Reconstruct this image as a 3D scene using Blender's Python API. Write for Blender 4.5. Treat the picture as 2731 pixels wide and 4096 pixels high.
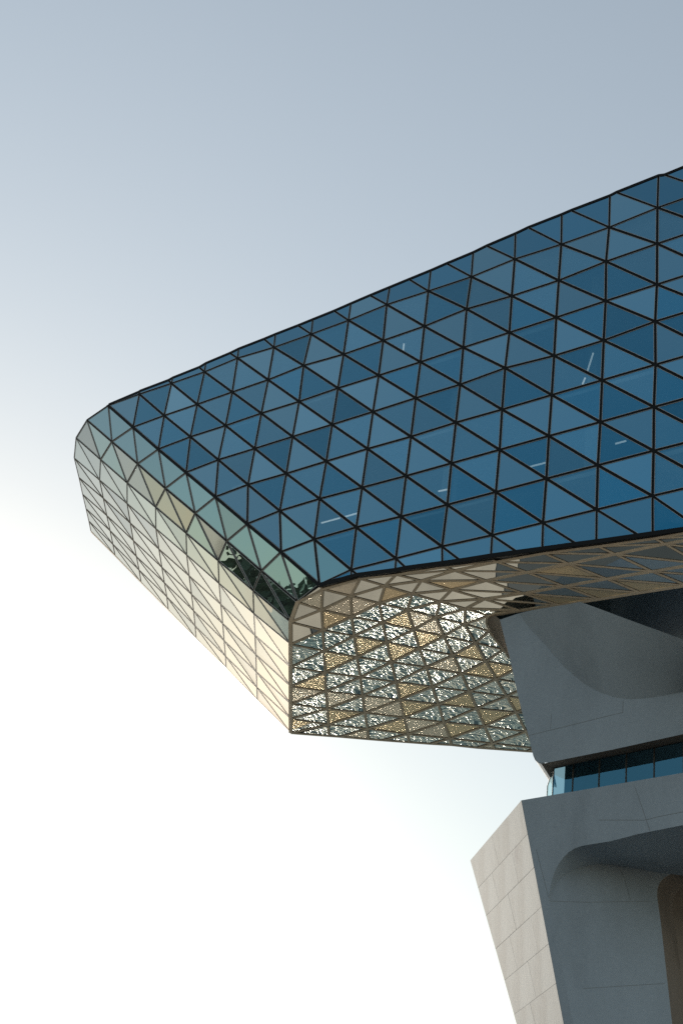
import bpy, bmesh, math, random
from mathutils import Vector, Matrix
random.seed(7)
for o in list(bpy.data.objects): bpy.data.objects.remove(o)
scene=bpy.context.scene
C=scene.collection
# ------------------------------------------------------------------ survey
FN={(0,0):(-12.105,57.551,41.754),(1,0):(-10.514,56.262,41.785),(1,1):(-10.399,56.169,39.758),(2,0):(-8.911,54.965,41.760),(2,1):(-8.886,54.945,39.834),(2,2):(-8.769,54.850,37.861),(3,0):(-7.316,53.673,41.762),(3,1):(-7.313,53.671,39.851),(3,2):(-7.285,53.648,37.988),(3,3):(-7.102,53.500,35.962),(4,0):(-5.796,52.442,41.907),(4,1):(-5.702,52.366,39.887),(4,2):(-5.682,52.350,37.992),(4,3):(-5.686,52.353,36.124),(4,4):(-5.459,52.169,34.091),(5,0):(-4.135,51.097,41.788),(5,1):(-4.102,51.071,39.905),(5,2):(-4.119,51.084,38.046),(5,3):(-4.103,51.072,36.137),(5,4):(-4.093,51.063,34.253),(5,5):(-3.792,50.819,32.176),(6,0):(-2.508,49.780,41.805),(6,1):(-2.594,49.849,40.051),(6,2):(-2.508,49.780,38.030),(6,3):(-2.520,49.789,36.162),(6,4):(-2.506,49.778,34.256),(6,5):(-2.501,49.774,32.396),(6,6):(-2.149,49.489,30.316),(7,0):(-0.940,48.510,41.853),(7,1):(-0.915,48.489,39.929),(7,2):(-0.922,48.495,38.087),(7,3):(-0.918,48.492,36.171),(7,4):(-0.916,48.491,34.298),(7,5):(-0.942,48.511,32.461),(7,6):(-0.891,48.470,30.519),(7,7):(-0.416,48.085,28.304),(8,0):(0.607,47.257,41.997),(8,1):(0.673,47.204,39.961),(8,2):(0.693,47.187,38.074),(8,3):(0.672,47.204,36.192),(8,4):(0.671,47.206,34.332),(8,5):(0.670,47.206,32.451),(8,6):(0.667,47.209,30.588),(8,7):(0.702,47.180,28.655),(9,0):(2.249,45.927,41.938),(9,1):(2.264,45.915,39.991),(9,2):(2.286,45.897,38.080),(9,3):(2.276,45.905,36.234),(9,4):(2.278,45.904,34.318),(9,5):(2.274,45.907,32.438),(9,6):(2.275,45.907,30.562),(9,7):(2.279,45.903,28.691),(10,0):(3.886,44.602,41.895),(10,1):(3.832,44.646,40.165),(10,2):(3.856,44.626,38.126),(10,3):(3.882,44.605,36.237),(10,4):(3.871,44.614,34.380),(10,5):(3.861,44.622,32.458),(10,6):(3.872,44.613,30.565),(10,7):(3.840,44.639,28.744),(11,0):(5.459,43.328,42.045),(11,1):(5.466,43.322,40.048),(11,2):(5.487,43.306,38.142),(11,3):(5.443,43.341,36.380),(11,4):(5.455,43.331,34.366),(11,5):(5.486,43.306,32.479),(11,6):(5.477,43.313,30.588),(11,7):(5.471,43.318,28.722),(12,0):(7.102,41.997,41.961),(12,1):(7.091,42.007,40.042),(12,2):(7.082,42.014,38.148),(12,3):(7.088,42.009,36.249),(12,4):(7.087,42.009,34.378),(12,5):(7.074,42.020,32.500),(12,6):(7.077,42.018,30.615),(12,7):(7.055,42.036,28.742),(13,0):(8.720,40.688,41.978),(13,1):(8.661,40.735,40.206),(13,2):(8.693,40.709,38.183),(13,3):(8.678,40.721,36.262),(13,4):(8.674,40.725,34.392),(13,5):(8.668,40.730,32.504),(13,6):(8.641,40.752,30.631),(13,7):(8.656,40.739,28.764),(14,0):(10.291,39.416,42.126),(14,1):(10.296,39.411,40.238),(14,2):(10.303,39.405,38.189),(14,3):(10.263,39.438,36.421),(14,4):(10.290,39.416,34.404),(14,5):(10.257,39.443,32.527),(14,6):(10.263,39.438,30.648),(14,7):(10.251,39.448,28.789),(15,0):(11.881,38.128,42.126),(15,1):(11.887,38.123,40.238),(15,2):(11.894,38.117,38.189),(15,3):(11.854,38.150,36.421),(15,4):(11.880,38.128,34.404),(15,5):(11.848,38.155,32.527),(15,6):(11.854,38.150,30.648),(15,7):(11.841,38.160,28.789),(16,0):(13.472,36.840,42.126),(16,1):(13.477,36.835,40.238),(16,2):(13.484,36.829,38.189),(16,3):(13.444,36.862,36.421),(16,4):(13.471,36.840,34.404),(16,5):(13.438,36.867,32.527),(16,6):(13.444,36.862,30.648),(16,7):(13.432,36.872,28.789),(17,0):(15.062,35.552,42.126),(17,1):(15.068,35.547,40.238),(17,2):(15.075,35.541,38.189),(17,3):(15.035,35.574,36.421),(17,4):(15.062,35.552,34.404),(17,5):(15.029,35.579,32.527),(17,6):(15.035,35.574,30.648),(17,7):(15.022,35.584,28.789),(18,0):(16.653,34.263,42.126),(18,1):(16.658,34.259,40.238),(18,2):(16.665,34.253,38.189),(18,3):(16.625,34.286,36.421),(18,4):(16.652,34.264,34.404),(18,5):(16.619,34.291,32.527),(18,6):(16.626,34.286,30.648),(18,7):(16.613,34.296,28.789),(19,0):(18.243,32.975,42.126),(19,1):(18.249,32.971,40.238),(19,2):(18.256,32.965,38.189),(19,3):(18.216,32.998,36.421),(19,4):(18.243,32.976,34.404),(19,5):(18.210,33.003,32.527),(19,6):(18.216,32.998,30.648),(19,7):(18.204,33.008,28.789),(20,0):(19.834,31.687,42.126),(20,1):(19.839,31.683,40.238),(20,2):(19.847,31.677,38.189),(20,3):(19.806,31.710,36.421),(20,4):(19.833,31.688,34.404),(20,5):(19.800,31.715,32.527),(20,6):(19.807,31.710,30.648),(20,7):(19.794,31.720,28.789)}
TA={1:(-10.525,56.271,41.992),2:(-8.914,54.967,42.109),3:(-7.351,53.701,42.298),4:(-5.841,52.479,42.486),5:(-4.182,51.135,42.589),6:(-2.549,49.812,42.686),7:(-0.955,48.522,42.835),8:(0.625,47.243,42.989),9:(2.242,45.933,43.118),10:(3.856,44.626,43.282),11:(5.408,43.370,43.500),12:(7.054,42.036,43.641),13:(8.706,40.699,43.715),14:(10.311,39.399,43.850),0:(-12.197,57.626,41.931),15:(11.901,38.111,43.880),16:(13.492,36.823,43.910),17:(15.082,35.535,43.940),18:(16.673,34.247,43.970),19:(18.264,32.959,44.000),20:(19.854,31.671,44.030)}
TB={1:(-10.603,56.335,41.955),2:(-9.124,55.137,42.045),3:(-7.651,53.945,42.191),4:(-6.239,52.801,42.406),5:(-4.691,51.547,42.540),6:(-3.195,50.336,42.637),7:(-1.651,49.086,42.750),8:(-0.175,47.890,42.920),9:(1.387,46.625,43.051),10:(2.848,45.443,43.194),11:(4.345,44.230,43.390),12:(5.858,43.005,43.586),13:(7.370,41.781,43.678),14:(8.916,40.528,43.771),15:(10.507,39.240,43.771),16:(12.098,37.952,43.771),17:(13.688,36.664,43.771),18:(15.279,35.376,43.771),19:(16.869,34.088,43.771),20:(18.460,32.800,43.771)}
BA={8:(0.738,47.151,28.347),9:(2.305,45.882,28.183),10:(3.907,44.585,28.019),11:(5.485,43.307,27.863),12:(7.080,42.016,27.672),13:(8.680,40.720,27.472),14:(10.268,39.433,27.295),15:(11.859,38.145,27.295),16:(13.450,36.857,27.295),17:(15.040,35.569,27.295),18:(16.631,34.281,27.295),19:(18.221,32.993,27.295),20:(19.812,31.705,27.295)}
BB={8:(0.966,46.967,28.359),9:(2.671,45.586,28.175),10:(4.502,44.103,27.950),11:(6.311,42.638,27.766),12:(8.104,41.187,27.549),13:(9.892,39.738,27.334),14:(11.481,38.452,27.157),15:(13.071,37.164,27.157),16:(14.662,35.876,27.157),17:(16.253,34.588,27.157),18:(17.843,33.300,27.157),19:(19.434,32.012,27.157),20:(21.024,30.724,27.157)}
EN={(0,0):(-12.105,57.551,41.754),(1,0):(-13.275,59.066,41.731),(2,0):(-13.946,60.738,41.671),(3,0):(-14.153,62.441,41.547),(4,0):(-13.886,63.556,41.092),(5,0):(-13.720,64.710,40.813),(6,0):(-13.547,65.686,40.539),(7,0):(-13.409,66.554,40.315),(8,0):(-13.309,67.336,40.140),(0,1):(-10.399,56.169,39.758),(1,1):(-11.498,57.615,39.713),(2,1):(-12.142,59.250,39.638),(3,1):(-12.248,60.804,39.429),(4,1):(-12.049,61.916,39.072),(5,1):(-11.888,63.107,38.797),(6,1):(-11.715,64.118,38.520),(7,1):(-11.577,65.080,38.288),(8,1):(-11.464,65.933,38.094),(0,2):(-8.769,54.850,37.861),(1,2):(-9.777,56.207,37.768),(2,2):(-10.315,57.733,37.586),(3,2):(-10.322,59.125,37.293),(4,2):(-10.163,60.407,36.986),(5,2):(-10.012,61.615,36.721),(6,2):(-9.852,62.708,36.453),(7,2):(-9.706,63.634,36.215),(8,2):(-9.603,64.581,36.026),(0,3):(-7.102,53.500,35.962),(1,3):(-8.044,54.828,35.799),(2,3):(-8.492,56.205,35.564),(3,3):(-8.452,57.534,35.212),(4,3):(-8.293,58.888,34.919),(5,3):(-8.132,60.117,34.640),(6,3):(-7.989,61.180,34.395),(7,3):(-7.850,62.147,34.162),(8,3):(-7.774,63.209,33.996),(0,4):(-5.459,52.169,34.091),(1,4):(-6.325,53.467,33.911),(2,4):(-6.677,54.697,33.555),(3,4):(-6.589,55.909,33.145),(4,4):(-6.449,57.330,32.886),(5,4):(-6.305,58.589,32.624),(6,4):(-6.172,59.742,32.384),(7,4):(-6.073,60.898,32.184),(8,4):(-6.008,61.907,32.033),(0,5):(-3.792,50.819,32.176),(1,5):(-4.608,52.143,31.982),(2,5):(-4.903,53.236,31.592),(3,5):(-4.778,54.386,31.126),(4,5):(-4.652,55.848,30.901),(5,5):(-4.513,57.162,30.642),(6,5):(-4.402,58.393,30.421),(7,5):(-4.288,59.535,30.204),(8,5):(-4.231,60.501,30.067),(0,6):(-2.149,49.489,30.316),(1,6):(-2.864,50.785,30.046),(2,6):(-3.108,51.757,29.605),(3,6):(-2.976,52.838,29.123),(4,6):(-2.846,54.381,28.904),(5,6):(-2.740,55.746,28.681),(6,6):(-2.649,57.027,28.479),(7,6):(-2.560,58.215,28.288),(8,6):(-2.494,59.253,28.135),(0,7):(-0.416,48.085,28.304),(1,7):(-1.161,49.445,28.158),(2,7):(-1.336,50.264,27.661),(3,7):(-1.217,51.254,27.184),(4,7):(-1.107,52.916,26.986),(5,7):(-1.007,54.291,26.769),(6,7):(-0.914,55.584,26.564),(7,7):(-0.832,56.708,26.386),(8,7):(-0.752,57.825,26.210)}
UN={(0,-2):(-0.416,48.085,28.304),(0,-1):(-1.161,49.445,28.158),(0,0):(-1.336,50.264,27.661),(0,1):(-1.217,51.254,27.184),(0,2):(-1.107,52.916,26.986),(0,3):(-1.007,54.291,26.769),(0,4):(-0.914,55.584,26.564),(0,5):(-0.832,56.708,26.386),(0,6):(-0.752,57.825,26.210),(3,-4):(2.367,46.025,28.093),(2,-3):(1.084,47.064,28.283),(1,-2):(-0.268,48.158,28.183),(4,-5):(3.982,44.717,27.954),(5,-6):(5.508,43.482,27.838),(7,-7):(7.177,42.130,27.589),(8,-8):(8.768,40.842,27.381),(9,-9):(10.362,39.550,27.208),(1,-1):(-0.193,49.144,27.815),(1,0):(-0.029,50.145,27.458),(1,1):(0.142,51.338,27.158),(1,2):(0.311,52.675,26.870),(1,3):(0.476,53.953,26.635),(1,4):(0.643,55.161,26.404),(1,5):(0.796,56.307,26.205),(2,-2):(0.838,47.948,27.962),(2,-1):(1.001,48.934,27.604),(2,0):(1.229,49.974,27.326),(2,1):(1.484,51.174,27.023),(2,2):(1.756,52.389,26.750),(2,3):(1.984,53.586,26.514),(2,4):(2.212,54.744,26.291),(2,5):(2.460,55.872,26.092),(3,-3):(2.034,46.798,27.984),(3,-2):(1.946,47.714,27.711),(3,-1):(2.210,48.694,27.423),(3,0):(2.514,49.761,27.154),(3,1):(2.843,50.898,26.893),(3,2):(3.195,52.060,26.624),(3,3):(3.506,53.202,26.401),(3,4):(3.836,54.339,26.158),(3,5):(4.150,55.452,25.947),(4,-4):(3.302,45.747,27.835),(4,-3):(3.073,46.540,27.675),(4,-2):(3.023,47.450,27.462),(4,-1):(3.411,48.448,27.191),(4,0):(3.787,49.500,26.957),(4,1):(4.222,50.582,26.748),(4,2):(4.637,51.710,26.487),(4,3):(5.050,52.813,26.280),(4,4):(5.460,53.930,26.035),(4,5):(5.884,55.019,25.836),(5,-5):(4.381,44.601,27.808),(5,-4):(4.419,45.441,27.470),(5,-3):(4.104,46.261,27.361),(5,-2):(4.103,47.184,27.194),(5,-1):(4.563,48.172,26.967),(5,0):(5.087,49.209,26.747),(5,1):(5.598,50.269,26.546),(5,2):(6.092,51.344,26.347),(5,3):(6.567,52.416,26.172),(5,4):(7.081,53.509,25.938),(5,5):(7.605,54.594,25.716),(6,-6):(5.728,43.424,27.734),(6,-5):(5.511,44.284,27.401),(6,-4):(5.597,45.115,27.107),(6,-3):(5.039,45.970,27.067),(6,-2):(5.168,46.917,26.938),(6,-1):(5.750,47.885,26.730),(6,0):(6.334,48.892,26.541),(6,1):(6.921,49.930,26.370),(6,2):(7.533,50.973,26.206),(6,3):(8.103,52.012,26.066),(6,4):(8.739,53.106,25.787),(6,5):(9.314,54.171,25.596),(7,-6):(6.767,43.117,27.306),(7,-5):(6.833,43.977,26.934),(7,-4):(6.882,44.779,26.674),(7,-3):(5.901,45.749,26.803),(7,-2):(6.089,46.846,26.767),(7,-1):(6.819,47.750,26.554),(8,-7):(8.012,41.947,27.199),(8,-6):(8.066,42.817,26.793),(8,-5):(8.052,43.645,26.491),(9,-8):(9.340,40.734,27.110),(9,-7):(9.279,41.663,26.657),(9,-6):(9.228,42.522,26.316),(10,-9):(10.702,39.502,27.023),(10,-8):(10.544,40.503,26.510),(10,-7):(10.377,41.399,26.162),(11,-9):(11.808,39.343,26.364),(11,-8):(11.642,40.239,26.015),(7,0):(7.580,48.575,26.334),(7,1):(8.244,49.591,26.193),(7,2):(8.974,50.602,26.064),(7,3):(9.639,51.608,25.961),(7,4):(10.397,52.703,25.636),(7,5):(11.022,53.748,25.476),(11,-10):(11.967,38.342,26.877),(11,-11):(12.891,37.231,26.916),(12,-11):(13.231,37.182,26.730),(12,-10):(13.073,38.183,26.217),(12,-9):(12.906,39.079,25.869),(12,-12):(14.156,36.071,26.769),(13,-12):(14.496,36.022,26.584),(13,-11):(14.337,37.023,26.071),(13,-10):(14.170,37.919,25.722),(13,-13):(15.420,34.911,26.623),(14,-13):(15.760,34.863,26.438),(14,-12):(15.601,35.863,25.924),(14,-11):(15.435,36.759,25.576),(14,-14):(16.684,33.751,26.476),(15,-14):(17.024,33.703,26.291),(15,-13):(16.866,34.704,25.778),(15,-12):(16.699,35.600,25.429),(15,-15):(17.949,32.591,26.330),(16,-15):(18.289,32.543,26.145),(16,-14):(18.130,33.544,25.632),(16,-13):(17.964,34.440,25.283),(16,-16):(18.289,32.543,26.145),(10,-10):(11.627,38.390,27.062)}
UB={0:(-0.752,57.825,26.210),1:(0.901,57.175,26.061),2:(2.591,56.634,25.956),3:(4.286,56.049,25.841),4:(6.021,55.465,25.750),5:(7.774,54.963,25.646),6:(9.247,54.459,25.559)}
UC={0:(-0.511,57.736,26.187),1:(1.379,57.006,26.030),2:(3.172,56.444,25.919),3:(5.144,55.769,25.793),4:(7.067,55.204,25.686),5:(9.070,54.523,25.569)}
DISH=[(6.749,44.143,26.190),(6.749,44.143,26.190),(6.749,44.143,26.190),(6.749,44.143,26.190),(6.749,44.143,26.190),(6.749,44.143,26.190),(6.749,44.143,26.190),(7.101,43.779,25.434),(7.081,43.741,25.529),(7.060,43.699,25.622),(7.038,43.656,25.715),(7.017,43.612,25.807),(6.995,43.568,25.899),(6.974,43.522,25.990),(7.518,43.348,24.765),(7.482,43.251,24.928),(7.445,43.147,25.087),(7.408,43.039,25.245),(7.370,42.929,25.400),(7.332,42.818,25.555),(7.293,42.705,25.709),(8.125,42.718,23.646),(8.041,42.598,23.948),(7.955,42.466,24.244),(7.867,42.329,24.538),(7.779,42.188,24.831),(7.690,42.046,25.123),(7.601,41.901,25.415),(8.735,42.087,22.785),(8.603,41.957,23.188),(8.467,41.813,23.586),(8.329,41.662,23.982),(8.191,41.508,24.377),(8.051,41.351,24.773),(7.911,41.191,25.169),(9.172,41.635,22.336),(9.014,41.487,22.785),(8.852,41.322,23.229),(8.689,41.150,23.670),(8.523,40.973,24.111),(8.357,40.793,24.553),(8.190,40.611,24.994),(9.595,41.196,22.016),(9.428,41.028,22.449),(9.257,40.841,22.873),(9.083,40.647,23.295),(8.908,40.447,23.716),(8.732,40.244,24.136),(8.555,40.038,24.556),(9.973,40.805,21.844),(9.799,40.629,22.248),(9.621,40.434,22.642),(9.441,40.230,23.033),(9.259,40.021,23.422),(9.076,39.808,23.809),(8.892,39.592,24.195),(10.409,40.354,21.748),(10.218,40.181,22.109),(10.022,39.988,22.461),(9.823,39.787,22.809),(9.623,39.580,23.154),(9.422,39.370,23.497),(9.220,39.155,23.838),(10.837,39.911,21.717),(10.696,39.657,21.963),(10.549,39.380,22.197),(10.401,39.095,22.423),(10.251,38.803,22.645),(10.100,38.507,22.861),(9.949,38.206,23.073),(11.282,39.449,21.701),(11.188,39.117,21.830),(11.087,38.763,21.943),(10.983,38.398,22.049),(10.877,38.028,22.147),(10.770,37.653,22.240),(10.662,37.273,22.326),(12.015,38.691,21.695),(12.007,38.225,21.614),(11.989,37.736,21.517),(11.966,37.240,21.412),(11.938,36.739,21.302),(11.906,36.235,21.187),(11.871,35.730,21.067)]
P1L=[(6.169,44.745,26.150),(6.382,44.523,25.219),(6.573,44.326,24.422),(6.773,44.118,23.436),(6.998,43.886,22.419),(7.234,43.641,21.451),(7.381,43.489,20.797),(7.426,43.443,20.590),(7.489,43.377,20.414),(7.570,43.293,20.297),(7.669,43.191,20.232)]
P1B=[(7.669,43.191,20.232),(8.583,42.245,20.235),(9.555,41.238,20.236),(11.282,39.450,20.284),(14.448,36.171,20.377)]
P1SIDE=[(6.169,44.745,26.150),(6.228,44.684,25.898),(6.286,44.623,25.647),(6.344,44.563,25.399),(6.402,44.503,25.152),(6.459,44.443,24.907),(6.516,44.385,24.663),(6.573,44.326,24.422)]
TRIM=[(6.730,44.933,26.689),(6.258,45.383,26.743),(6.059,45.571,26.767),(5.921,45.740,26.770),(5.864,46.017,26.791),(5.893,46.232,26.762),(6.013,46.636,26.802),(6.135,46.839,26.759),(6.516,47.355,26.641),(6.891,47.822,26.535),(7.108,48.207,26.464)]
P1TOP=[(6.168,44.745,26.150),(6.483,44.419,26.241),(6.780,44.112,26.302),(7.381,43.489,26.188),(7.920,42.931,26.086),(8.532,42.297,25.972)]
P2E=[(7.177,43.700,19.088),(10.900,39.845,0.000)]
P2FB=[(6.520,50.187,19.088),(9.830,42.309,4.700)]
P2T=[(7.177,43.700,19.088),(9.293,41.509,19.055),(11.281,39.451,19.026),(14.516,36.101,18.976)]
FOLD=[(8.067,42.778,15.623),(11.120,39.617,0.000)]
ARF=[(8.067,42.778,15.623),(8.066,42.779,15.915),(8.099,42.745,16.204),(8.168,42.674,16.511),(8.263,42.576,16.746),(8.384,42.450,16.954),(8.509,42.321,17.082),(8.660,42.165,17.178),(8.833,41.985,17.222),(9.122,41.686,17.230),(9.549,41.244,17.232),(9.899,40.882,17.276),(10.210,40.560,17.325),(10.720,40.032,17.351),(11.279,39.452,17.385),(14.022,36.612,17.552)]
ARB=[(8.067,42.778,15.623),(8.134,42.845,15.915),(8.274,42.915,16.204),(8.499,42.993,16.511),(8.763,43.059,16.746),(9.080,43.121,16.954),(9.384,43.166,17.082),(9.738,43.207,17.178),(10.131,43.239,17.222),(10.770,43.278,17.230),(11.712,43.332,17.232),(12.493,43.387,17.276),(13.189,43.438,17.325),(14.320,43.508,17.351),(15.561,43.587,17.385),(21.645,43.973,17.552)]
INNER=[(13.043,43.490,17.610),(12.410,43.412,17.418),(12.181,43.385,17.350),(11.964,43.347,17.230),(11.793,43.310,17.104),(11.670,43.273,16.967),(11.583,43.236,16.818),(11.528,43.194,16.635),(11.504,43.150,16.435),(11.515,43.099,16.194),(11.575,42.972,15.581),(11.668,42.625,13.933),(11.756,42.299,12.383)]
QN=(0.0563,-0.9764,0.2086)
GLT=[(8.154,43.696,20.383),(8.701,43.129,20.380),(9.396,42.411,20.401),(10.091,41.690,20.392),(10.789,40.967,20.402),(11.504,40.228,20.412),(12.263,39.442,20.423),(13.058,38.618,20.435),(13.891,37.755,20.448)]
P1BL=[(8.669,45.610,20.490)]
PM=(-0.71934,-0.69466,0.0)
PD=(0.69466,-0.71934,0.0)
FNRM=(-0.62932,-0.77715,0.0)
FT=(0.77715,-0.62932,0.0)
LIGHTS=[((8.668,42.531,37.111),(8.503,42.665,36.294)),((8.440,42.715,36.003),(8.359,42.781,35.720)),((1.589,48.263,40.824),(1.590,48.262,40.469)),((-0.755,50.161,32.357),(-0.029,49.574,32.367)),((0.171,49.411,32.363),(0.636,49.035,32.381)),((-2.188,51.322,32.306),(-1.697,50.924,32.362)),((3.633,46.608,32.428),(3.959,46.344,32.403)),((6.762,44.075,32.465),(7.298,43.640,32.465)),((9.484,41.870,32.500),(9.810,41.606,32.504)),((10.773,40.827,32.520),(11.069,40.587,32.502)),((6.081,44.626,36.879),(5.996,44.695,35.881)),((4.140,46.197,40.846),(4.133,46.203,40.617))]
CAMR=((0.988883,-0.148695,0.000000),(-0.078775,-0.523889,-0.848136),(0.126113,0.838707,-0.529779))
JL=[[(10.120,40.653,18.858),(10.393,40.370,17.806),(10.500,40.260,17.369)],[(9.247,41.557,17.974),(10.377,40.387,17.728),(10.717,40.034,17.772),(11.280,39.452,17.793)],[(7.656,43.204,17.348),(8.053,42.794,15.715)],[(10.198,43.284,17.413),(10.481,43.167,16.790),(10.641,43.031,16.109)],[(8.090,42.778,15.617),(9.267,42.883,15.790),(11.286,43.085,16.191)],[(9.099,42.279,13.009),(11.605,42.547,13.587)]]
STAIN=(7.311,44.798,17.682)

# ------------------------------------------------------------------ camera
cam=bpy.data.cameras.new("camera"); camo=bpy.data.objects.new("camera",cam); C.objects.link(camo)
M=Matrix(CAMR).to_4x4(); M.translation=Vector((0,0,1.7)); camo.matrix_world=M
cam.sensor_fit='VERTICAL'; cam.sensor_height=36; cam.sensor_width=24; cam.lens=50.01
cam.clip_start=.1; cam.clip_end=20000
scene.camera=camo
# ------------------------------------------------------------------ sky, sun, exposure
SUN_AZ,SUN_EL=-17.0,12.5
w=bpy.data.worlds.new("World"); scene.world=w; w.use_nodes=True
nt=w.node_tree; nt.nodes.clear()
sky=nt.nodes.new('ShaderNodeTexSky'); sky.sky_type='NISHITA'; sky.sun_disc=False
sky.sun_elevation=math.radians(SUN_EL); sky.sun_rotation=math.radians(SUN_AZ)
sky.altitude=0; sky.air_density=1.6; sky.dust_density=0.8; sky.ozone_density=1.9
bg=nt.nodes.new('ShaderNodeBackground'); bg.inputs[1].default_value=0.15
wo=nt.nodes.new('ShaderNodeOutputWorld')
hz=nt.nodes.new('ShaderNodeHueSaturation'); hz.inputs['Saturation'].default_value=.68   # milky, hazy air
nt.links.new(sky.outputs[0],hz.inputs['Color']); gm=nt.nodes.new('ShaderNodeGamma'); gm.inputs[1].default_value=.8
nt.links.new(hz.outputs[0],gm.inputs[0]); nt.links.new(gm.outputs[0],bg.inputs[0]); nt.links.new(bg.outputs[0],wo.inputs[0])
sl=bpy.data.lights.new("sun",'SUN'); sl.energy=5.0; sl.angle=math.radians(.5); sl.color=(1,.91,.78)
so=bpy.data.objects.new("sun",sl); C.objects.link(so)
a,e=math.radians(SUN_AZ),math.radians(SUN_EL)
sdir=Vector((math.sin(a)*math.cos(e),math.cos(a)*math.cos(e),math.sin(e)))
so.rotation_euler=(-sdir).to_track_quat('-Z','Y').to_euler()
so.location=sdir*300
vs=scene.view_settings; vs.view_transform='Standard'; vs.look='None'; vs.exposure=0.78; vs.gamma=1
vs.use_curve_mapping=False
scene.render.engine='CYCLES'
scene.cycles.max_bounces=10; scene.cycles.glossy_bounces=6; scene.cycles.transparent_max_bounces=12
scene.cycles.sample_clamp_indirect=40
scene.cycles.use_denoising=False
scene.cycles.caustics_reflective=False; scene.cycles.caustics_refractive=False
# ------------------------------------------------------------------ materials
MATS={}
def nmat(name):
    m=bpy.data.materials.new(name); m.use_nodes=True; m.node_tree.nodes.clear(); MATS[name]=m
    t=m.node_tree; o=t.nodes.new('ShaderNodeOutputMaterial')
    return m,t,o
def N_(t,k,**kw):
    n=t.nodes.new(k)
    for a_,v in kw.items():
        if a_.startswith('i_'):
            key=a_[2:]; key=int(key) if key.isdigit() else key.replace('_',' ')
            n.inputs[key].default_value=v
        else: setattr(n,a_,v)
    return n
def ramp(t,stops):
    r=t.nodes.new('ShaderNodeValToRGB'); el=r.color_ramp.elements
    while len(el)>1: el.remove(el[-1])
    el[0].position=stops[0][0]; el[0].color=(*stops[0][1],1)
    for p,c in stops[1:]:
        x=el.new(p); x.color=(*c,1)
    return r
def principled(name,base,rough=.6,metal=0.,bump=None,var=0.,scale=2.0,coord='Object',spec=.5,detail=6):
    m,t,o=nmat(name); p=N_(t,'ShaderNodeBsdfPrincipled'); t.links.new(p.outputs[0],o.inputs[0])
    p.inputs['Roughness'].default_value=rough; p.inputs['Metallic'].default_value=metal
    p.inputs['Specular IOR Level'].default_value=spec
    p.inputs['Base Color'].default_value=(*base,1)
    if var or bump:
        tc=N_(t,'ShaderNodeTexCoord'); ns=N_(t,'ShaderNodeTexNoise'); ns.inputs['Scale'].default_value=scale; ns.inputs['Detail'].default_value=detail
        t.links.new(tc.outputs[coord],ns.inputs['Vector'])
        if var:
            r=ramp(t,[(.25,tuple(c*(1-var) for c in base)),(.75,tuple(min(1,c*(1+var)) for c in base))])
            t.links.new(ns.outputs['Fac'],r.inputs[0]); t.links.new(r.outputs[0],p.inputs['Base Color'])
        if bump:
            b=N_(t,'ShaderNodeBump'); b.inputs['Strength'].default_value=bump; b.inputs['Distance'].default_value=.02
            t.links.new(ns.outputs['Fac'],b.inputs['Height']); t.links.new(b.outputs[0],p.inputs['Normal'])
    return m
def glass(name,f0,f1,f2,rough=.0,trans=None,diff=None,vary=.12,streak=0.):
    # coated glazing: reflectance rises from f0 (face on) to f2 (grazing)
    m,t,o=nmat(name)
    lw=N_(t,'ShaderNodeLayerWeight'); lw.inputs[0].default_value=.5
    r=ramp(t,[(.22,f0),(.46,f1),(.72,f2)]); t.links.new(lw.outputs['Facing'],r.inputs[0])
    oi=N_(t,'ShaderNodeObjectInfo')
    mr=N_(t,'ShaderNodeMapRange'); mr.inputs['To Min'].default_value=1-vary; mr.inputs['To Max'].default_value=1+vary
    t.links.new(oi.outputs['Random'],mr.inputs['Value'])
    mx=N_(t,'ShaderNodeVectorMath',operation='SCALE'); t.links.new(r.outputs[0],mx.inputs[0]); t.links.new(mr.outputs[0],mx.inputs['Scale'])
    g=N_(t,'ShaderNodeBsdfGlossy'); g.inputs['Roughness'].default_value=rough
    t.links.new(mx.outputs[0],g.inputs['Color'])
    # faint roller waviness of heat-treated glass
    tc=N_(t,'ShaderNodeTexCoord'); ns=N_(t,'ShaderNodeTexNoise'); ns.inputs['Scale'].default_value=.9; ns.inputs['Detail'].default_value=1
    t.links.new(tc.outputs['Object'],ns.inputs['Vector'])
    b=N_(t,'ShaderNodeBump'); b.inputs['Strength'].default_value=.12; b.inputs['Distance'].default_value=.03
    t.links.new(ns.outputs['Fac'],b.inputs['Height']); t.links.new(b.outputs[0],g.inputs['Normal'])
    last=g.outputs[0]
    if trans:
        x=N_(t,'ShaderNodeBsdfTransparent'); x.inputs[0].default_value=(*trans,1)
        ad=N_(t,'ShaderNodeAddShader'); t.links.new(last,ad.inputs[0]); t.links.new(x.outputs[0],ad.inputs[1]); last=ad.outputs[0]
    if diff:
        x=N_(t,'ShaderNodeBsdfDiffuse'); x.inputs[0].default_value=(*diff,1)
        ad=N_(t,'ShaderNodeAddShader'); t.links.new(last,ad.inputs[0]); t.links.new(x.outputs[0],ad.inputs[1]); last=ad.outputs[0]
    t.links.new(last,o.inputs[0])
    return m
HI=(.305,.34,.385)
F0=(.06,.245,.39); F1=(.19,.36,.46)
S0=(.14,.36,.46); S1=(.24,.36,.40)
g_clear=glass('facade_glass_clear',F0,F1,HI,trans=(.3,.38,.42),vary=.2)
g_dark=glass('facade_glass_deep',(.028,.19,.33),(.13,.30,.41),HI,trans=(.2,.28,.32),vary=.22)
g_light=glass('facade_glass_screened',(.08,.27,.42),(.24,.41,.5),HI,diff=(.015,.025,.03),vary=.16)
g_side=glass('end_glass',S0,S1,HI,diff=(.025,.03,.03),vary=.05)
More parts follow.
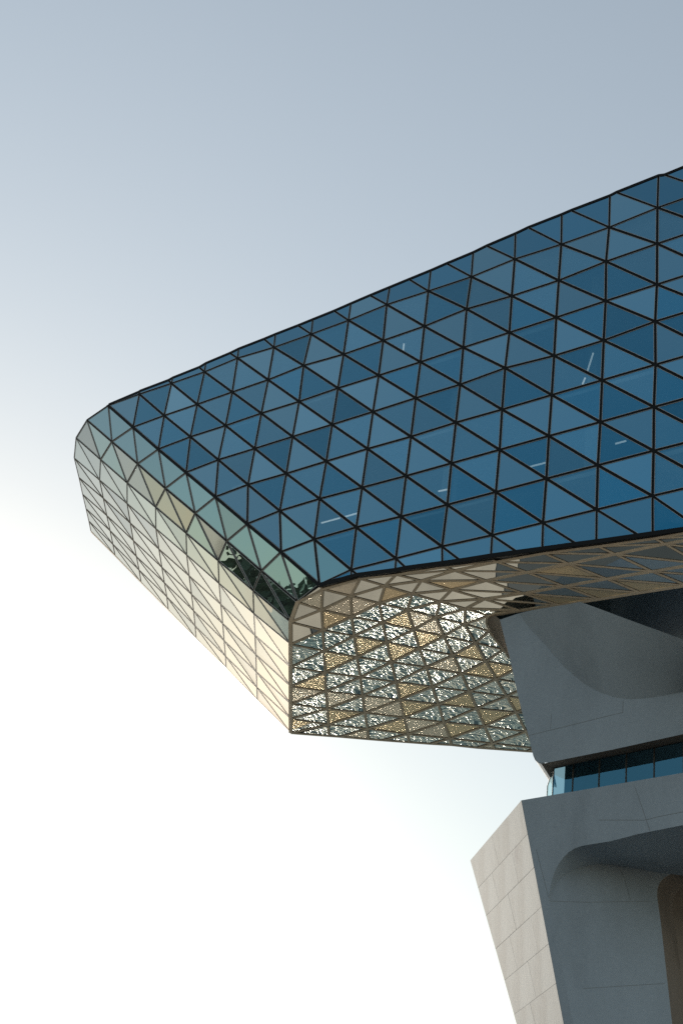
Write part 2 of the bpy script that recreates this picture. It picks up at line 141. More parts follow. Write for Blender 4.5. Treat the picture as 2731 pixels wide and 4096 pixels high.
g_sidegrey=glass('end_glass_screened',S0,S1,(.245,.28,.325),rough=.08,diff=(.06,.06,.065),vary=.05)
g_teal=glass('facade_glass_teal',(.2,.44,.5),(.28,.46,.5),HI,diff=(.02,.03,.03),vary=.05)
g_tan=glass('end_glass_tan',(.24,.3,.29),(.29,.32,.31),(.34,.34,.34),rough=.02,diff=(.05,.04,.03),vary=.08)
g_olive=glass('end_glass_olive',(.16,.31,.34),(.24,.33,.35),(.33,.34,.28),rough=.02,diff=(.03,.035,.02),vary=.08)
g_lilac=glass('end_glass_lilac',(.2,.3,.34),(.26,.31,.34),(.33,.33,.36),rough=.1,diff=(.07,.07,.08),vary=.08)
g_top=glass('facade_glass_roof_edge',(.03,.2,.34),(.14,.3,.41),HI,diff=(.01,.015,.02),vary=.12)
g_sof=glass('soffit_glass',(.85,.88,.84),(.85,.88,.84),(.8,.82,.8),vary=.08)
g_gold=glass('soffit_glass_bronze_screen',(.55,.46,.32),(.55,.46,.32),(.5,.43,.32),rough=.24,diff=(.42,.32,.2),vary=.1)
g_beige=glass('soffit_glass_pale_screen',(.55,.5,.42),(.55,.5,.42),(.5,.46,.4),rough=.26,diff=(.5,.42,.33),vary=.1)
g_ribbon=glass('ribbon_glass',(.05,.15,.22),(.07,.18,.25),(.3,.4,.42),trans=(.22,.34,.38),vary=.05)
m_trim=principled('pane_edge_trim',(.30,.33,.36),.4,.1)
m_dark=principled('black_joint_frame',(.004,.005,.006),.6,spec=.15)
m_litframe=principled('glitter_lit_frame',(.6,.49,.37),.5,.0,var=.15,scale=3)  # tan puts the light thrown up by the glittering water into the frame colour
m_gasket=principled('dark_gasket',(.075,.068,.06),.55)
m_slab=principled('ceiling_board',(.6,.62,.63),.8,var=.1,scale=.6)
m_core=principled('interior_wall',(.1,.13,.15),.8,var=.3,scale=.4)
m_roof=principled('roof_membrane',(.12,.12,.12),.8)
def concrete(name,base,seam=False,stain=.5,scale=.45):
    m,t,o=nmat(name); p=N_(t,'ShaderNodeBsdfPrincipled'); t.links.new(p.outputs[0],o.inputs[0])
    p.inputs['Roughness'].default_value=.82; p.inputs['Specular IOR Level'].default_value=.25
    tc=N_(t,'ShaderNodeTexCoord')
    mp=N_(t,'ShaderNodeMapping'); mp.inputs['Scale'].default_value=(1,1,.35); t.links.new(tc.outputs['Object'],mp.inputs[0])
    n1=N_(t,'ShaderNodeTexNoise'); n1.inputs['Scale'].default_value=scale; n1.inputs['Detail'].default_value=8; n1.inputs['Roughness'].default_value=.62
    t.links.new(mp.outputs[0],n1.inputs['Vector'])
    n2=N_(t,'ShaderNodeTexNoise'); n2.inputs['Scale'].default_value=9; n2.inputs['Detail'].default_value=8; t.links.new(tc.outputs['Object'],n2.inputs['Vector'])
    lo=tuple(c*(1-.45*stain) for c in base); hi=tuple(c*(1+.22*stain) for c in base)
    r1=ramp(t,[(.28,lo),(.5,base),(.72,hi)]); t.links.new(n1.outputs['Fac'],r1.inputs[0])
    r2=ramp(t,[(.3,(.95,.95,.95)),(.7,(1.03,1.03,1.03))]); t.links.new(n2.outputs['Fac'],r2.inputs[0])
    mu=N_(t,'ShaderNodeMixRGB',blend_type='MULTIPLY'); mu.inputs[0].default_value=1
    t.links.new(r1.outputs[0],mu.inputs[1]); t.links.new(r2.outputs[0],mu.inputs[2])
    # sparse air holes
    vo=N_(t,'ShaderNodeTexVoronoi'); vo.inputs['Scale'].default_value=5.0; t.links.new(tc.outputs['Object'],vo.inputs['Vector'])
    r3=ramp(t,[(.0,(.45,.45,.45)),(.06,(.5,.5,.5)),(.1,(1,1,1))]); t.links.new(vo.outputs['Distance'],r3.inputs[0])
    mu2=N_(t,'ShaderNodeMixRGB',blend_type='MULTIPLY'); mu2.inputs[0].default_value=.12
    t.links.new(mu.outputs[0],mu2.inputs[1]); t.links.new(r3.outputs[0],mu2.inputs[2])
    oi=N_(t,'ShaderNodeObjectInfo'); mr=N_(t,'ShaderNodeMapRange'); mr.inputs['To Min'].default_value=.93; mr.inputs['To Max'].default_value=1.06
    t.links.new(oi.outputs['Random'],mr.inputs['Value'])
    sc=N_(t,'ShaderNodeVectorMath',operation='SCALE'); t.links.new(mu2.outputs[0],sc.inputs[0]); t.links.new(mr.outputs[0],sc.inputs['Scale'])
    t.links.new(sc.outputs[0],p.inputs['Base Color'])
    b=N_(t,'ShaderNodeBump'); b.inputs['Strength'].default_value=.25; b.inputs['Distance'].default_value=.01
    t.links.new(n2.outputs['Fac'],b.inputs['Height']); t.links.new(b.outputs[0],p.inputs['Normal'])
    return m
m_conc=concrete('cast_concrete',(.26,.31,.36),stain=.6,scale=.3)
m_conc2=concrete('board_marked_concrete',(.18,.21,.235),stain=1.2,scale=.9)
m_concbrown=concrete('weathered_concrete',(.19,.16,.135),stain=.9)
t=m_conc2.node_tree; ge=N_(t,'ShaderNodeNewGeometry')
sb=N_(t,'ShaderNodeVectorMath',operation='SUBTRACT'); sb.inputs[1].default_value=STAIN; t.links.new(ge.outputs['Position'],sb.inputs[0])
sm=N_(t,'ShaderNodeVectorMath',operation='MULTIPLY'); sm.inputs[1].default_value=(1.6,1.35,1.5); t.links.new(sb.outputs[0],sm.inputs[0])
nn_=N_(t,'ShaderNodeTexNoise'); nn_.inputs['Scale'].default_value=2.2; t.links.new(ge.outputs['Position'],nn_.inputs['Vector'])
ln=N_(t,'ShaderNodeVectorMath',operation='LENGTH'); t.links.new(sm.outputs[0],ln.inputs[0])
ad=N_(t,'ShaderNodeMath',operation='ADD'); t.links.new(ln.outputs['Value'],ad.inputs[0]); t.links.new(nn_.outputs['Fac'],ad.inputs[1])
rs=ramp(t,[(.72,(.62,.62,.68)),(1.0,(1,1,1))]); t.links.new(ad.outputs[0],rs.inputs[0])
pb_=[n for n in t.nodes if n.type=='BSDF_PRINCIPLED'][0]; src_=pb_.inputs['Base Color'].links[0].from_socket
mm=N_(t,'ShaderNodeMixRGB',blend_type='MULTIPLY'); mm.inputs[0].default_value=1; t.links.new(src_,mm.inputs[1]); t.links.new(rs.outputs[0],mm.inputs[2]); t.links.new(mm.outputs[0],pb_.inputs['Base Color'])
m_joint=principled('concrete_joint',(.17,.19,.205),.9)
m_lamp,t_,o_=nmat('lit_tube'); em=N_(t_,'ShaderNodeEmission'); em.inputs[0].default_value=(1,.95,.85,1); em.inputs[1].default_value=.4; t_.links.new(em.outputs[0],o_.inputs[0])
# water
m_water,t_,o_=nmat('harbour_water'); p_=N_(t_,'ShaderNodeBsdfPrincipled'); t_.links.new(p_.outputs[0],o_.inputs[0])
p_.inputs['Base Color'].default_value=(.085,.125,.125,1); p_.inputs['Roughness'].default_value=.16; p_.inputs['IOR'].default_value=1.5
tc_=N_(t_,'ShaderNodeTexCoord')
def wave(scale,rot,sx,dist,detail):
    mp=N_(t_,'ShaderNodeMapping'); mp.inputs['Rotation'].default_value=(0,0,rot); mp.inputs['Scale'].default_value=(sx,1,1)
    t_.links.new(tc_.outputs['Object'],mp.inputs[0])
    ns=N_(t_,'ShaderNodeTexNoise'); ns.inputs['Scale'].default_value=scale; ns.inputs['Detail'].default_value=detail; ns.inputs['Roughness'].default_value=.5; ns.inputs['Distortion'].default_value=dist
    t_.links.new(mp.outputs[0],ns.inputs['Vector']); return ns
wa=wave(1.2,.5,.45,.3,1); wb=wave(6.6,.2,.34,.5,2)
b1=N_(t_,'ShaderNodeBump'); b1.inputs['Strength'].default_value=1; b1.inputs['Distance'].default_value=.07
b2=N_(t_,'ShaderNodeBump'); b2.inputs['Strength'].default_value=1; b2.inputs['Distance'].default_value=.115
t_.links.new(wa.outputs['Fac'],b1.inputs['Height']); t_.links.new(wb.outputs['Fac'],b2.inputs['Height'])
t_.links.new(b1.outputs[0],b2.inputs['Normal']); t_.links.new(b2.outputs[0],p_.inputs['Normal'])
m_pave=principled('quay_paving',(.33,.29,.24),.85,var=.25,scale=.25,bump=.2)
m_shade=principled('painted_shade_ground',(.028,.036,.04),.75,var=.2,scale=.5)  # near-black base colour paints the shadow on the ground
m_leaf=principled('leaves',(.08,.11,.05),.7,var=.5,scale=.8)
m_bark=principled('bark',(.1,.075,.05),.9,var=.3,scale=3)
# ------------------------------------------------------------------ helpers
V=Vector
def tag(o,label=None,cat=None,group=None,kind=None):
    if label:o['label']=label
    if cat:o['category']=cat
    if group:o['group']=group
    if kind:o['kind']=kind
    return o
def link(name,me,parent=None):
    o=bpy.data.objects.new(name,me); C.objects.link(o)
    if parent: o.parent=parent; o.matrix_parent_inverse=Matrix.Translation(-parent.location)
    return o
def parent_origin(p):
    v=V((0,0,0))
    while p: v+=p.location; p=p.parent
    return v
def mesh(name,vs_,fs,mats,mi=None,parent=None,smooth=False):
    # every mesh is stored about its own centre
    c=sum((V(v) for v in vs_),V())/len(vs_)
    me=bpy.data.meshes.new(name); me.from_pydata([tuple(V(v)-c) for v in vs_],[],fs)
    if not isinstance(mats,(list,tuple)): mats=[mats]
    for m in mats: me.materials.append(m)
    if mi:
        for p,i in zip(me.polygons,mi): p.material_index=i
    if smooth:
        for p in me.polygons: p.use_smooth=True
    me.update()
    o=link(name,me,parent); o.location=c
    return o
def empty(name,loc):
    o=bpy.data.objects.new(name,None); C.objects.link(o); o.location=loc; return o
CAMP=V((0,0,1.7))
def pnormal(P):
    n=V()
    for i in range(len(P)):
        a_=P[i]; b_=P[(i+1)%len(P)]
        n+=V(((a_.y-b_.y)*(a_.z+b_.z),(a_.z-b_.z)*(a_.x+b_.x),(a_.x-b_.x)*(a_.y+b_.y)))
    return n.normalized()
def toward(P):
    n=pnormal(P)
    if n.dot(CAMP-sum(P,V())/len(P))<0: P=P[::-1]; n=-n
    return P,n
def inset(P,n,d):
    k=len(P); out=[]
    for i in range(k):
        a_,b_,c_=P[i-1],P[i],P[(i+1)%k]
        e1=(b_-a_).normalized(); e2=(c_-b_).normalized()
        n1=n.cross(e1); n2=n.cross(e2)
        den=1+n1.dot(n2)
        out.append(b_+(n1+n2)*(d/max(den,.06)))
    return out
def inradius(P):
    n=pnormal(P); A=0;L=0
    for i in range(len(P)):
        L+=(P[i]-P[i-1]).length
        if 0<i<len(P)-1: A+=abs((P[i]-P[0]).cross(P[i+1]-P[0]).dot(n))/2
    return 2*A/L
def pane(P,gap,trim,glassm,trimm,parent,proud=.02,name='pane'):
    P=[V(p) for p in P]; P,n=toward(P)
    r=inradius(P)
    if r<.03: return None
    if gap+trim>.72*r:
        s=.72*r/(gap+trim); gap*=s; trim*=s
    o1=inset(P,n,gap); o2=inset(P,n,gap+trim); k=len(P)
    vs_=[p-n*.05 for p in o1]+[p+n*proud for p in o1]+[p+n*proud for p in o2]+[p+n*(proud-.012) for p in o2]
    fs=[];mi=[]
    for i in range(k):
        j=(i+1)%k
        for a_ in (0,k,2*k):
            fs.append((a_+i,a_+j,a_+k+j,a_+k+i)); mi.append(0)
    fs.append(tuple(3*k+i for i in range(k))); mi.append(1)
    return mesh(name,vs_,fs,[trimm,glassm],mi,parent)
def bar(pts,nrms,width,depth,level,mat,parent,name='mullion'):
    # continuous frame bar: box section swept along a polyline, outer face at 'level'
    pts=[V(p) for p in pts]; k=len(pts)
    vs_=[];fs=[]
    for i in range(k):
        d=(pts[min(i+1,k-1)]-pts[max(i-1,0)]).normalized(); n=V(nrms[i]).normalized(); s=d.cross(n).normalized()*(width/2)
        vs_+= [pts[i]-s+n*level,pts[i]+s+n*level,pts[i]+s+n*(level-depth),pts[i]-s+n*(level-depth)]
    for i in range(k-1):
        a_=4*i
        for q in range(4): fs.append((a_+q,a_+(q+1)%4,a_+4+(q+1)%4,a_+4+q))
    fs+= [(3,2,1,0),(4*k-4,4*k-3,4*k-2,4*k-1)]
    return mesh(name,vs_,fs,mat,None,parent)
def strip(A,B,close=False):
    vs_=list(A)+list(B); k=len(A)
    return vs_,[(i,i+1,k+i+1,k+i) for i in range(k-1)]
FNV=V(FNRM); FTV=V(FT); PMV=V(PM); PDV=V(PD)
# ------------------------------------------------------------------ setting: water, quays
wat=mesh('water',[(-6000,-6000,-1.6),(6000,-6000,-1.6),(6000,9000,-1.6),(-6000,9000,-1.6)],[(0,1,2,3)],m_water); tag(wat,kind='structure')
def slab(name,poly,z0,z1,mat):
    k=len(poly); vs_=[(x,y,z1) for x,y in poly]+[(x,y,z0) for x,y in poly]
    fs=[tuple(range(k))]+[(i,i+k,(i+1)%k+k,(i+1)%k) for i in range(k)]
    o=mesh(name,vs_,fs,mat); tag(o,kind='structure'); return o
slab('quay',[(-400,-300),(200,-300),(200,16),(-400,16)],-4,0,m_pave)
slab('promenade',[(-130,38),(-24,38),(-15.8,48.5),(-9.3,57),(-6.5,63.5),(-6,66.5),(-14,67.5),(-60,69),(-130,70)],-4,0,m_pave)
slab('shade_ground',[(-36,20),(10,20),(6,52),(-3,64),(-6.4,63.5),(-9.2,57.05),(-15.7,48.55),(-24,37.9)],-4,-.02,m_shade)  # added dark ground in place of a cast shadow, seen only mirrored in soffit
# ------------------------------------------------------------------ glazed hull
hull=empty('glass_hull',(4,50,27)); tag(hull,'faceted glass building of triangular panes cantilevered out high against the sky','building')
fac=None
# perimeter edge of the main facade is the facade part itself
imax=19
top=[tuple(V(FN[0,0])+V((0,0,.05)))]
for i in range(1,imax+1): top+=[TB[i],TA[i]]
botl=[FN[7,7]]
for i in range(8,imax+1): botl+=[BA[i],BB[i]] if i<imax else [BA[i]]
fac=bar(top,[FNRM]*len(top),.13,.3,.03,m_dark,hull,'facade')
tag(fac,'blue reflecting front wall of triangular glass panes')
bar(botl,[FNRM]*len(botl),.17,.3,.034,m_dark,fac,'bottom_rail')
wA,wB,wC=.12,.125,.1
for i in range(1,imax+1):
    kmax=min(i,7)
    pts=[TA[i]]+[FN[i,k] for k in range(kmax+1)]+([BA[i]] if i>=8 else [])
    bar(pts,[FNRM]*len(pts),wA,.14,.0,m_dark,fac)
for k in range(8):
    pts=[FN[i,k] for i in range(max(k,0),imax+1)]
    bar(pts,[FNRM]*len(pts),wC,.14,-.004,m_dark,fac,'transom')
for j in range(0,imax+1):   # diagonal lines i-k=j
    pts=[]
    if j>=1: pts.append(TB[j])
    pts+=[FN[j+k,k] for k in range(8) if j+k<=imax]
    if j>=1 and j+7<=imax-1: pts.append(BB[j+7])
    if len(pts)>1: bar(pts,[FNRM]*len(pts),wB if j else .16,.14,-.008 if j else .012,m_dark,fac,'diagonal_bar')
LR={(6,0),(5,1),(6,2),(8,2),(8,0),(8,1),(8,3),(5,3),(6,3),(5,4),(6,5),(7,6),(8,5),(9,4),(9,6),(2,0),(13,0),(12,1),(12,2),(11,2),(10,3),(14,1),(14,3),(12,4),(11,5),(12,6),(10,6),(16,2),(15,5)}
LL={(6,1),(7,2),(4,0),(7,4),(6,5),(5,5),(6,6),(0,0),(3,2),(3,3),(10,0),(9,1),(12,0),(13,2),(10,2),(11,4),(13,5),(13,6),(14,2),(15,0),(14,4),(4,4),(5,2)}
TEAL={('R',6,5),('L',6,6),('R',7,6)}
def ftype(is_light,key=None):
    if key in TEAL: return g_teal
    if is_light: return g_light
    return g_dark if random.random()<.42 else g_clear
GAP,TRW=.054,.014
for i in range(0,imax):
    for k in range(0,8):
        if k<=min(i,7) and k<=7 and (i+1,k) in FN and (i+1,k+1) in FN and k<=i:
            pane([FN[i,k],FN[i+1,k],FN[i+1,k+1]],GAP,TRW,ftype((i,k) in LL,('L',i,k)),m_trim,fac)
        if (i,k+1) in FN and (i+1,k+1) in FN and k+1<=i:
            pane([FN[i,k],FN[i,k+1],FN[i+1,k+1]],GAP,TRW,ftype((i,k) in LR,('R',i,k)),m_trim,fac)
for i in range(1,imax+1):
    pane([FN[i,0],TB[i],TA[i]],GAP*.8,TRW*.8,g_top,m_trim,fac)
    pane([FN[i-1,0],FN[i,0],TB[i],TA[i-1]] if i>1 else [FN[0,0],FN[1,0],TB[1]],GAP*.8,TRW*.8,g_light if i in (8,11,14) else g_top,m_trim,fac)
pane([FN[7,7],FN[8,7],BA[8]],GAP*.7,TRW*.7,g_dark,m_trim,fac)
for i in range(8,imax):
    pane([FN[i,7],BA[i],BB[i]],GAP*.8,TRW*.8,ftype(i%2==1),m_trim,fac)
    pane([FN[i,7],BB[i],BA[i+1],FN[i+1,7]],GAP*.8,TRW*.8,g_light,m_trim,fac)
# ---- slanted end wall
endw=None
cen_end=sum((V(EN[j,c]) for j in range(3,9) for c in range(8)),V())/48
def enorm(j,c):
    ns=V()
    for jj in (j-1,j):
        for c2 in (c-1,c):
            if (jj,c2) in EN and (jj+1,c2+1) in EN:
                P,n=toward([V(EN[jj,c2]),V(EN[jj,c2+1]),V(EN[jj+1,c2+1]),V(EN[jj+1,c2])]); ns+=n
    return ns.normalized()
bl=[EN[8,c] for c in range(8)]
endw=bar(bl,[enorm(8,c) for c in range(8)],.12,.3,.02,m_litframe,hull,'end_wall'); tag(endw,'slanting end wall of narrow cream reflecting triangular panes')
lft=[EN[j,0] for j in range(9)]; bar(lft,[enorm(j,0) for j in range(9)],.1,.25,.014,m_dark,endw,'edge_rail')
for j in range(1,8):
    m=m_dark if j<3 else m_gasket
    bar([EN[j,c] for c in range(8)],[enorm(j,c) for c in range(8)],.1 if j<3 else .06,.14,-.004,m,endw,'transom')
for c in range(1,7):
    bar([EN[j,c] for j in range(9)],[enorm(j,c) for j in range(9)],.075,.14,.0,m_gasket,endw)
for s_ in range(-7,7):
    pts=[(j,j+s_) for j in range(9) if 0<=j+s_<=7]
    if len(pts)>1: bar([EN[p] for p in pts],[enorm(*p) for p in pts],.05,.14,-.008,m_gasket,endw,'diagonal_bar')
greyu={(2,5),(2,3),(5,5),(6,5),(6,6),(7,3),(3,1),(1,2),(4,1),(3,2)}
greyl={(2,6),(3,5),(4,4),(6,4),(4,6),(7,6),(1,1),(1,3)}
for j in range(8):
    for c in range(7):
        g1=g_sidegrey if (j,c) in greyu else g_side; g2=g_sidegrey if (j,c) in greyl else g_side
        if j==1:
            g1=[g_side,g_lilac,g_tan,g_tan,g_lilac,g_side,g_side][c]; g2=[g_lilac,g_side,g_lilac,g_tan,g_side,g_side,g_side][c]
        if j==0:
            g1=[g_side,g_side,g_side,g_side,g_olive,g_side,g_side][c]; g2=[g_side]*7; g2=g2[c]
        gp,tw=(.046,.02) if j<2 else (.028,.016)
        pane([EN[j,c],EN[j,c+1],EN[j+1,c+1]],gp,tw,g1,m_trim if j<3 else m_gasket,endw)
        pane([EN[j,c],EN[j+1,c],EN[j+1,c+1]],gp,tw,g2,m_trim if j<3 else m_gasket,endw)
# ---- soffit
gold_dn={(1,-1),(3,-3),(2,0),(4,-1),(3,0),(1,1),(6,0),(3,2),(3,3),(1,4),(4,4),(5,3),(6,2),(6,4)}
gold_up={(3,-1),(5,0),(5,1),(0,3),(4,3),(2,5)}
beige_dn={(2,-2),(4,-2),(0,3),(1,3),(2,3),(3,4)}
beige_up={(1,-1),(4,-1),(4,1),(2,4),(3,5),(0,-1),(1,-2)}
def unorm(k):
    c,r=k; ns=V()
    nb=[(1,0),(1,-1),(0,-1),(-1,0),(-1,1),(0,1)]
    for q in range(6):
        a_=(c+nb[q][0],r+nb[q][1]); b_=(c+nb[(q+1)%6][0],r+nb[(q+1)%6][1])
        if a_ in UN and b_ in UN:
            P,n=toward([V(UN[k]),V(UN[a_]),V(UN[b_])]); ns+=n
    return ns.normalized() if ns.length>0 else V((0,-.3,-.95))
UNRM={k:unorm(k) for k in UN}
tris={}
for (c,r) in UN:
    if c>14: continue
    a_,b_,d_=(c,r),(c+1,r),(c+1,r-1)
    if b_ in UN and d_ in UN: tris['up',c,r]=(a_,b_,d_)
    b_,d_=(c,r+1),(c+1,r)
    if b_ in UN and d_ in UN: tris['dn',c,r]=(a_,b_,d_)
for (c,r) in list(UN):
    if r<=-5 and ('up',c-1,r+1) in tris and ('dn',c,r) in tris:
        del tris['up',c-1,r+1]; del tris['dn',c,r]
        tris['ht',c,r]=((c-1,r+1),(c+1,r),(c,r)); tris['hb',c,r]=((c-1,r+1),(c+1,r),(c,r+1))
corner=[UN[0,r] for r in range(-1,7)]
sof=bar(corner,[(UNRM[0,r]+enorm(min(r+2,8),7)*.7).normalized() for r in range(-1,7)],.17,.3,.04,m_litframe,hull,'soffit'); tag(sof,'underside of triangular panes mirroring glittering water')
edges={}
for tr in tris.values():
    for q in range(3):
        a_,b_=tr[q],tr[(q+1)%3]; edges[frozenset((a_,b_))]=1
def chain(start,step):
    pts=[start]; 
    while True:
        nx=(pts[-1][0]+step[0],pts[-1][1]+step[1])
        if frozenset((pts[-1],nx)) in edges: pts.append(nx)
        else: break
    return pts
lv={(0,1):(.045,.105,'mullion'),(1,0):(.037,.066,'transom'),(1,-1):(.041,.09,'diagonal_bar'),(2,-1):(.033,.055,'transom')}
for st,(lev,wd,nm) in lv.items():
    for k in UN:
        pv=(k[0]-st[0],k[1]-st[1]); nx=(k[0]+st[0],k[1]+st[1])
        if frozenset((k,nx)) in edges and frozenset((pv,k)) not in edges:
            ch=chain(k,st)
            if ch[0][0]==0 and st==(0,1): continue
            pts=[UN[p] for p in ch]; nr=[UNRM[p] for p in ch]
            if st==(0,1) and ch[-1][1]==5 and ch[-1][0] in UB and ch[-1][0]>0: pts.append(UB[ch[-1][0]]); nr.append(nr[-1])
            if st==(1,-1) and ch[0][1]==5 and ch[0][0]-1 in UC and ch[0][0]>=1: pts.insert(0,UC[ch[0][0]-1]); nr.insert(0,nr[0])
            bar(pts,nr,wd,.16,lev,m_litframe,sof,nm)
UG,UT=.043,.012
def umat(key):
    kd,c,r=key
    if kd=='dn': return g_gold if (c,r) in gold_dn else g_beige if (c,r) in beige_dn else g_sof
    if kd=='up': return g_gold if (c,r) in gold_up else g_beige if (c,r) in beige_up else g_sof
    if (kd,c,r) in {('hb',8,-6),('ht',8,-7),('hb',9,-7),('hb',5,-5),('hb',10,-8)}: return g_gold
    return g_sof
for key,tr in tris.items():
    pane([UN[p] for p in tr],UG,UT,umat(key),m_gasket,sof)
for c in range(6):
    pane([UN[c,5],UN[c+1,5],UC[c],UB[c]] if c else [UN[0,5],UN[1,5],UC[0],UB[0]],.045,.02,g_gold if c in(0,) else g_sof,m_gasket,sof)
    pane([UN[c+1,5],UB[c+1],UC[c]],.045,.02,g_beige if c in (1,4) else g_sof,m_gasket,sof)
fe=[]
for c in range(6): fe+=[UB[c],UC[c]]
fe.append(UB[6]); fe.append(tuple(V(UB[6])*2-V(UC[5])))
bar(fe,[V((0,-.35,-.93))]*len(fe),.1,.25,.03,m_litframe,sof,'far_rail')
# light edge trim between facade foot and soffit
chainb=[(0,-2),(1,-2),(2,-3),(3,-4),(4,-5),(5,-6),(6,-6),(7,-7),(8,-8),(9,-9),(10,-10),(11,-11),(12,-12),(13,-13)]
chainb=[k for k in chainb if k in UN]
def lerp_line(poly,x):
    for i in range(len(poly)-1):
        a_,b_=V(poly[i]),V(poly[i+1])
        if a_.x<=x<=b_.x: return a_.lerp(b_,(x-a_.x)/max(b_.x-a_.x,1e-6))
    return V(poly[-1]) if x>poly[-1][0] else V(poly[0])
xs=[-.4+i*.5 for i in range(38)]
Abot=[lerp_line(botl,x)-V((0,0,.09)) for x in xs]
ub=[UN[k] for k in chainb]
Bb=[lerp_line(ub,x)+V((0,0,.02)) for x in xs]
vs_,fs=strip(Abot,Bb); tr_=mesh('edge_trim',vs_,fs,m_gasket,None,sof)
# ---- shell, roof, interior
rb=[]
shell_v=[V(TA[0])-V((0,0,.1)),V(TA[imax])-V((0,0,.1)),V(TA[imax])-FNV*16-V((0,0,.4)),V(EN[8,0])+V((.2,.1,.2)),V(EN[4,0]),V(EN[2,0])]
mesh('roof',shell_v,[(0,1,2,3,4,5)],m_roof,None,hull)
pb=V(EN[8,7])+V((.1,0,.15)); pc=V(UB[6])+V((.2,0,.2)); R1=V(TA[imax])-FNV*16; pd_=V((R1.x,R1.y,26.0))
mesh('rear_wall',[V(EN[8,0])+V((.2,.1,.2)),pb,pc,pd_,R1-V((0,0,.4))],[(0,1,2),(0,2,4),(2,3,4)],m_roof,None,hull)
for q,kk in enumerate((0,2,4,6)):
    z=FN[10,kk][2]+.15
    # slab edge follows the facade 0.5 m inside
    L=[lerp_e for lerp_e in []]
    ex=V(EN[0,0]).lerp(V(EN[0,7]),max(0,min(1,(EN[0,0][2]-z)/(EN[0,0][2]-EN[0,7][2]))))
    a0=V((ex.x,ex.y,z))+FTV*.8-FNV*.55; a1=V((FN[imax,0][0],FN[imax,0][1],z))-FNV*.55
    b1=a1-FNV*8; b0=a0-FNV*5+FTV*4
    vs_=[a0,a1,b1,b0]; vs_+= [v+V((0,0,.35)) for v in vs_]
    mesh('floor_slab',vs_,[(3,2,1,0),(4,5,6,7),(0,1,5,4),(1,2,6,5),(2,3,7,6),(3,0,4,7)],m_slab,None,hull)
ca=V((FN[7,0][0],FN[7,0][1],27.5))-FNV*6; cb=V((FN[imax,0][0],FN[imax,0][1],27.5))-FNV*6
mesh('core_wall',[ca,cb,cb+V((0,0,14)),ca+V((0,0,14))],[(0,1,2,3)],m_core,None,hull)
for i in range(9,imax,3):
    pz=V((FN[i,0][0],FN[i,0][1],27.2))-FNV*2.2+FTV*.6
    s=.22; vs_=[pz+FTV*x+FNV*y+V((0,0,z)) for z in (0,14.5) for x,y in ((-s,-s),(s,-s),(s,s),(-s,s))]
    mesh('column',vs_,[(0,1,5,4),(1,2,6,5),(2,3,7,6),(3,0,4,7)],m_slab,None,hull)
# lit tubes behind the glass
def segbox(a_,b_,wd,n):
    a_,b_=V(a_),V(b_); d=(b_-a_).normalized(); s=d.cross(n).normalized()*wd; u=n.normalized()*wd
    vs_=[p+x for p in (a_,b_) for x in (s+u,u-s,-s-u,s-u)]
    return vs_,[(0,1,2,3),(7,6,5,4),(0,4,5,1),(1,5,6,2),(2,6,7,3),(3,7,4,0)]
lamp_label=['long slanting white tube light behind the right part of the facade','short slanting tube light just below the long slanting one','small upright tube light near the top middle of the facade','longer level tube light low behind the lower left facade','tube light continuing the low level one to its right','pale tube light behind the teal pane near the lower left corner','short tube light low behind the middle of the facade','level tube light below centre right of the facade','short level tube light right of centre in the facade','tube light at the far right edge of the facade','faint slanting tube light left of the bright slanting one','tiny upright tube light at upper right middle of the facade']
for q,(a_,b_) in enumerate(LIGHTS):
    if q not in (0,1,2,3,4,6,7,8): continue
    vs_,fs=segbox(a_,b_,.024,FNV)
    o=mesh('tube_light',vs_,fs,m_lamp); tag(o,lamp_label[q],'light','tube lights inside the glass building')
# ------------------------------------------------------------------ concrete pier
pier=empty('concrete_pier',(10,44,0)); tag(pier,'sculpted grey concrete pier with a window band carrying the glass building','pier')
# upper block: flat front around the scooped dish
DI=[DISH[i*7:(i+1)*7] for i in range(12)]
arc=[V(d[0]) for d in DI]
left=[V(p) for p in P1L]; bot=[V(p) for p in P1B]
vs_=[];fs=[]
outl=[V(P1TOP[0])]+left[1:]+bot[1:]
# fan strips between outline and arc
n_o=40
def resample(poly,k):
    poly=[V(p) for p in poly]; L=[0]
    for i in range(1,len(poly)): L.append(L[-1]+(poly[i]-poly[i-1]).length)
    out=[]
    for q in range(k):
        s=L[-1]*q/(k-1); i=0
        while i<len(L)-2 and L[i+1]<s: i+=1
        out.append(poly[i].lerp(poly[i+1],(s-L[i])/max(L[i+1]-L[i],1e-9)))
    return out
lowleft=[V(P1TOP[0])]+left[1:]
# left part: outline down the left edge to the corner against first half of the arc; then the foot against the rest
oA=resample(outl,n_o); aA=resample(arc,n_o)
vs_=oA+aA; fs=[(i,i+1,n_o+i+1,n_o+i) for i in range(n_o-1)]
ub_=mesh('upper_block',vs_,fs,m_conc,None,pier)
dv=[v for col_ in DI for v in col_]; df=[(i*7+j,(i+1)*7+j,(i+1)*7+j+1,i*7+j+1) for i in range(11) for j in range(6)]
mesh('scooped_face',dv,df,m_conc,None,ub_,smooth=True)
# return side of the flared head up to the soffit trim
tl=[V(p) for p in TRIM[2:]]; tl=resample(tl,8); sd=[V(p) for p in P1SIDE]
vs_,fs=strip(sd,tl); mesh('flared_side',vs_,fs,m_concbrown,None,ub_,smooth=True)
trn=[V((0,-.3,-.95))]*len(TRIM)
bar(TRIM,trn,.1,.2,.03,m_litframe,ub_,'junction_trim')
top=[V(p) for p in P1TOP]; cap=[p+V((-.1,.9,.1)) for p in top]
